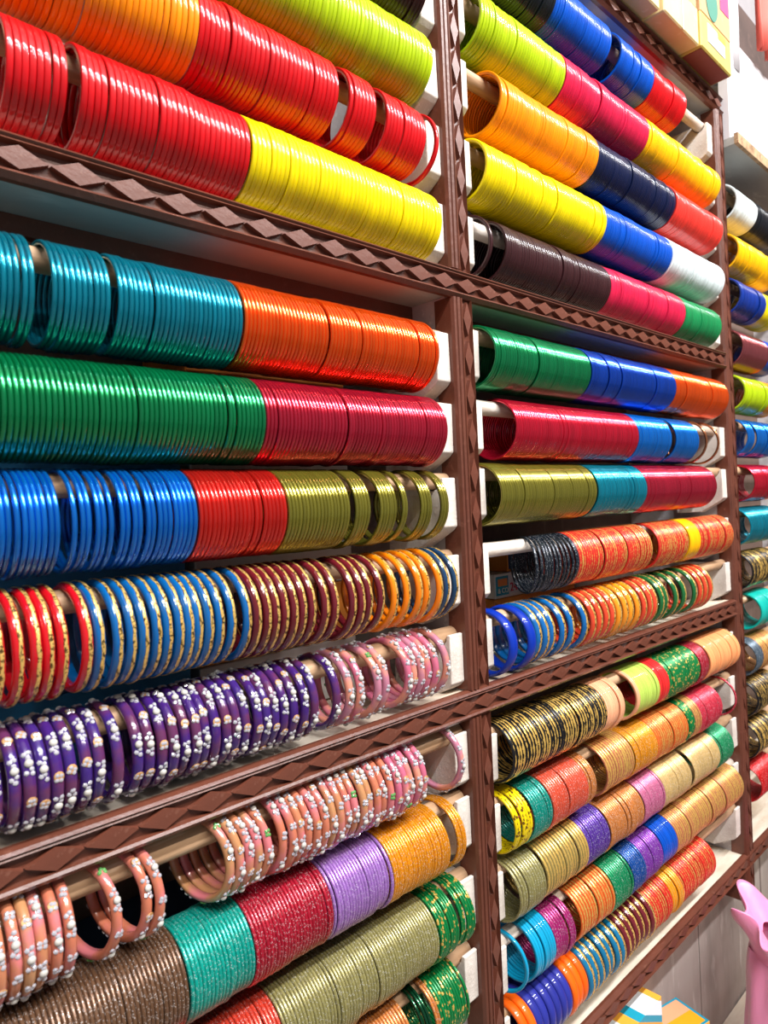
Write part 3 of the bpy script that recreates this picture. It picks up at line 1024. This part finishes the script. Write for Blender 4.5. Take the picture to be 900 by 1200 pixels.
# ------------------------------------------------------------------ boxes stored on the shelves behind the rods
M['boxblue'] = flat('blue_carton', '#2a78a8', .5)
M['boxorange'] = flat('orange_carton', '#d8822e', .5)
M['boxwhite'] = flat('white_carton', '#cfc9c1', .5)
M['boxwhite2'] = flat('pale_carton', '#d8d0c6', .5)
M['boxdark'] = flat('dark_blue_carton', '#1f3f66', .5)
M['printred'] = flat('red_print', '#d0304a', .5)
M['printcream'] = flat('cream_print', '#efe6d4', .5)
def text_part(s, size, loc, mat, par, c):
    cu = bpy.data.curves.new('text', 'FONT')
    cu.body = s; cu.size = size; cu.extrude = .0004
    t = bpy.data.objects.new('text', cu)
    col.objects.link(t)
    dg = bpy.context.evaluated_depsgraph_get()
    me = bpy.data.meshes.new_from_object(t.evaluated_get(dg))
    bpy.data.objects.remove(t)
    me.transform(Matrix.Rotation(PI/2, 4, 'X'))
    me.materials.clear()
    o = obj('lettering', me, M[mat], par)
    o.location = P(*loc) - c
    return o
BY0, BY1 = 1.22, 1.41
zz = -.431
CX = [(1.56, 2.0), (1.57, 2.0), (1.575, 1.98), (1.645, 2.02)]
for i in range(4):
    h = .072
    x, x1 = CX[i]
    mt = ['boxblue', 'boxorange', 'boxwhite2', 'boxorange'][i]
    e, c = carton('bangle_carton', x, x1, BY0 if i < 3 else BY0+.004, BY1, zz, zz+h-.002, mt,
                  'small %s carton behind the bare rod, %s of its stack' % (['blue', 'amber', 'printed white', 'printed orange'][i], ['bottom', 'second', 'third', 'top'][i]), .0008, None)
    if i >= 2:
        y = BY0 if i == 2 else BY0+.004
        plate('blue_label', (x+.004, y-.0015, zz+.008), (x+.062, y, zz+.064), 'bluep' if i == 2 else 'boxdark', e, c)
        plate('orange_block', (x+.012, y-.0025, zz+.035), (x+.056, y-.0015, zz+.056), 'orangep', e, c)
        text_part('& CO', .0095, (x+.009, y-.003, zz+.015), 'printcream', e, c)
        plate('white_label', (x+.064, y-.0015, zz+.008), (x+.112, y, zz+.064), 'labelw', e, c)
        text_part('24', .0165, (x+.068, y-.003, zz+.016), 'printred', e, c)
        for k in range(2):
            for q in range(4):
                plate('printed_panel', (x+.116+q*.045, y-.001, zz+.010+k*.028), (x+.158+q*.045, y, zz+.035+k*.028), 'labelw' if i == 2 else 'peachp', e, c)
    if i == 2:
        plate('lid', (x-.004, BY0-.003, zz+h-.008), (x1+.004, BY1, zz+h-.001), 'boxwhite2', e, c)
    zz += h
def store(x0, x1, z, n, mats_, where):
    zz = z
    for i in range(n):
        h = rng.uniform(.12, .14)
        mt = mats_[i % len(mats_)]
        nm = {'boxblue': 'blue', 'boxorange': 'orange', 'boxwhite': 'white', 'boxdark': 'dark blue'}[mt]
        carton('bangle_carton', x0, x1, BY0, BY1, zz, zz+h-.002, mt,
               '%s storage carton behind the rods, %s, %s from below' % (nm, where, ORD[i]), .001)
        zz += h
store(.20, .62, -.431, 5, ['boxblue', 'boxdark', 'boxblue'], 'under teal and blue bangles')
store(.64, 1.04, -.431, 6, ['boxwhite', 'boxorange', 'boxwhite', 'boxdark'], 'under maroon and olive bangles')
store(.25, .66, -1.431, 5, ['boxorange', 'boxdark', 'boxorange'], 'under loose peach bangles')
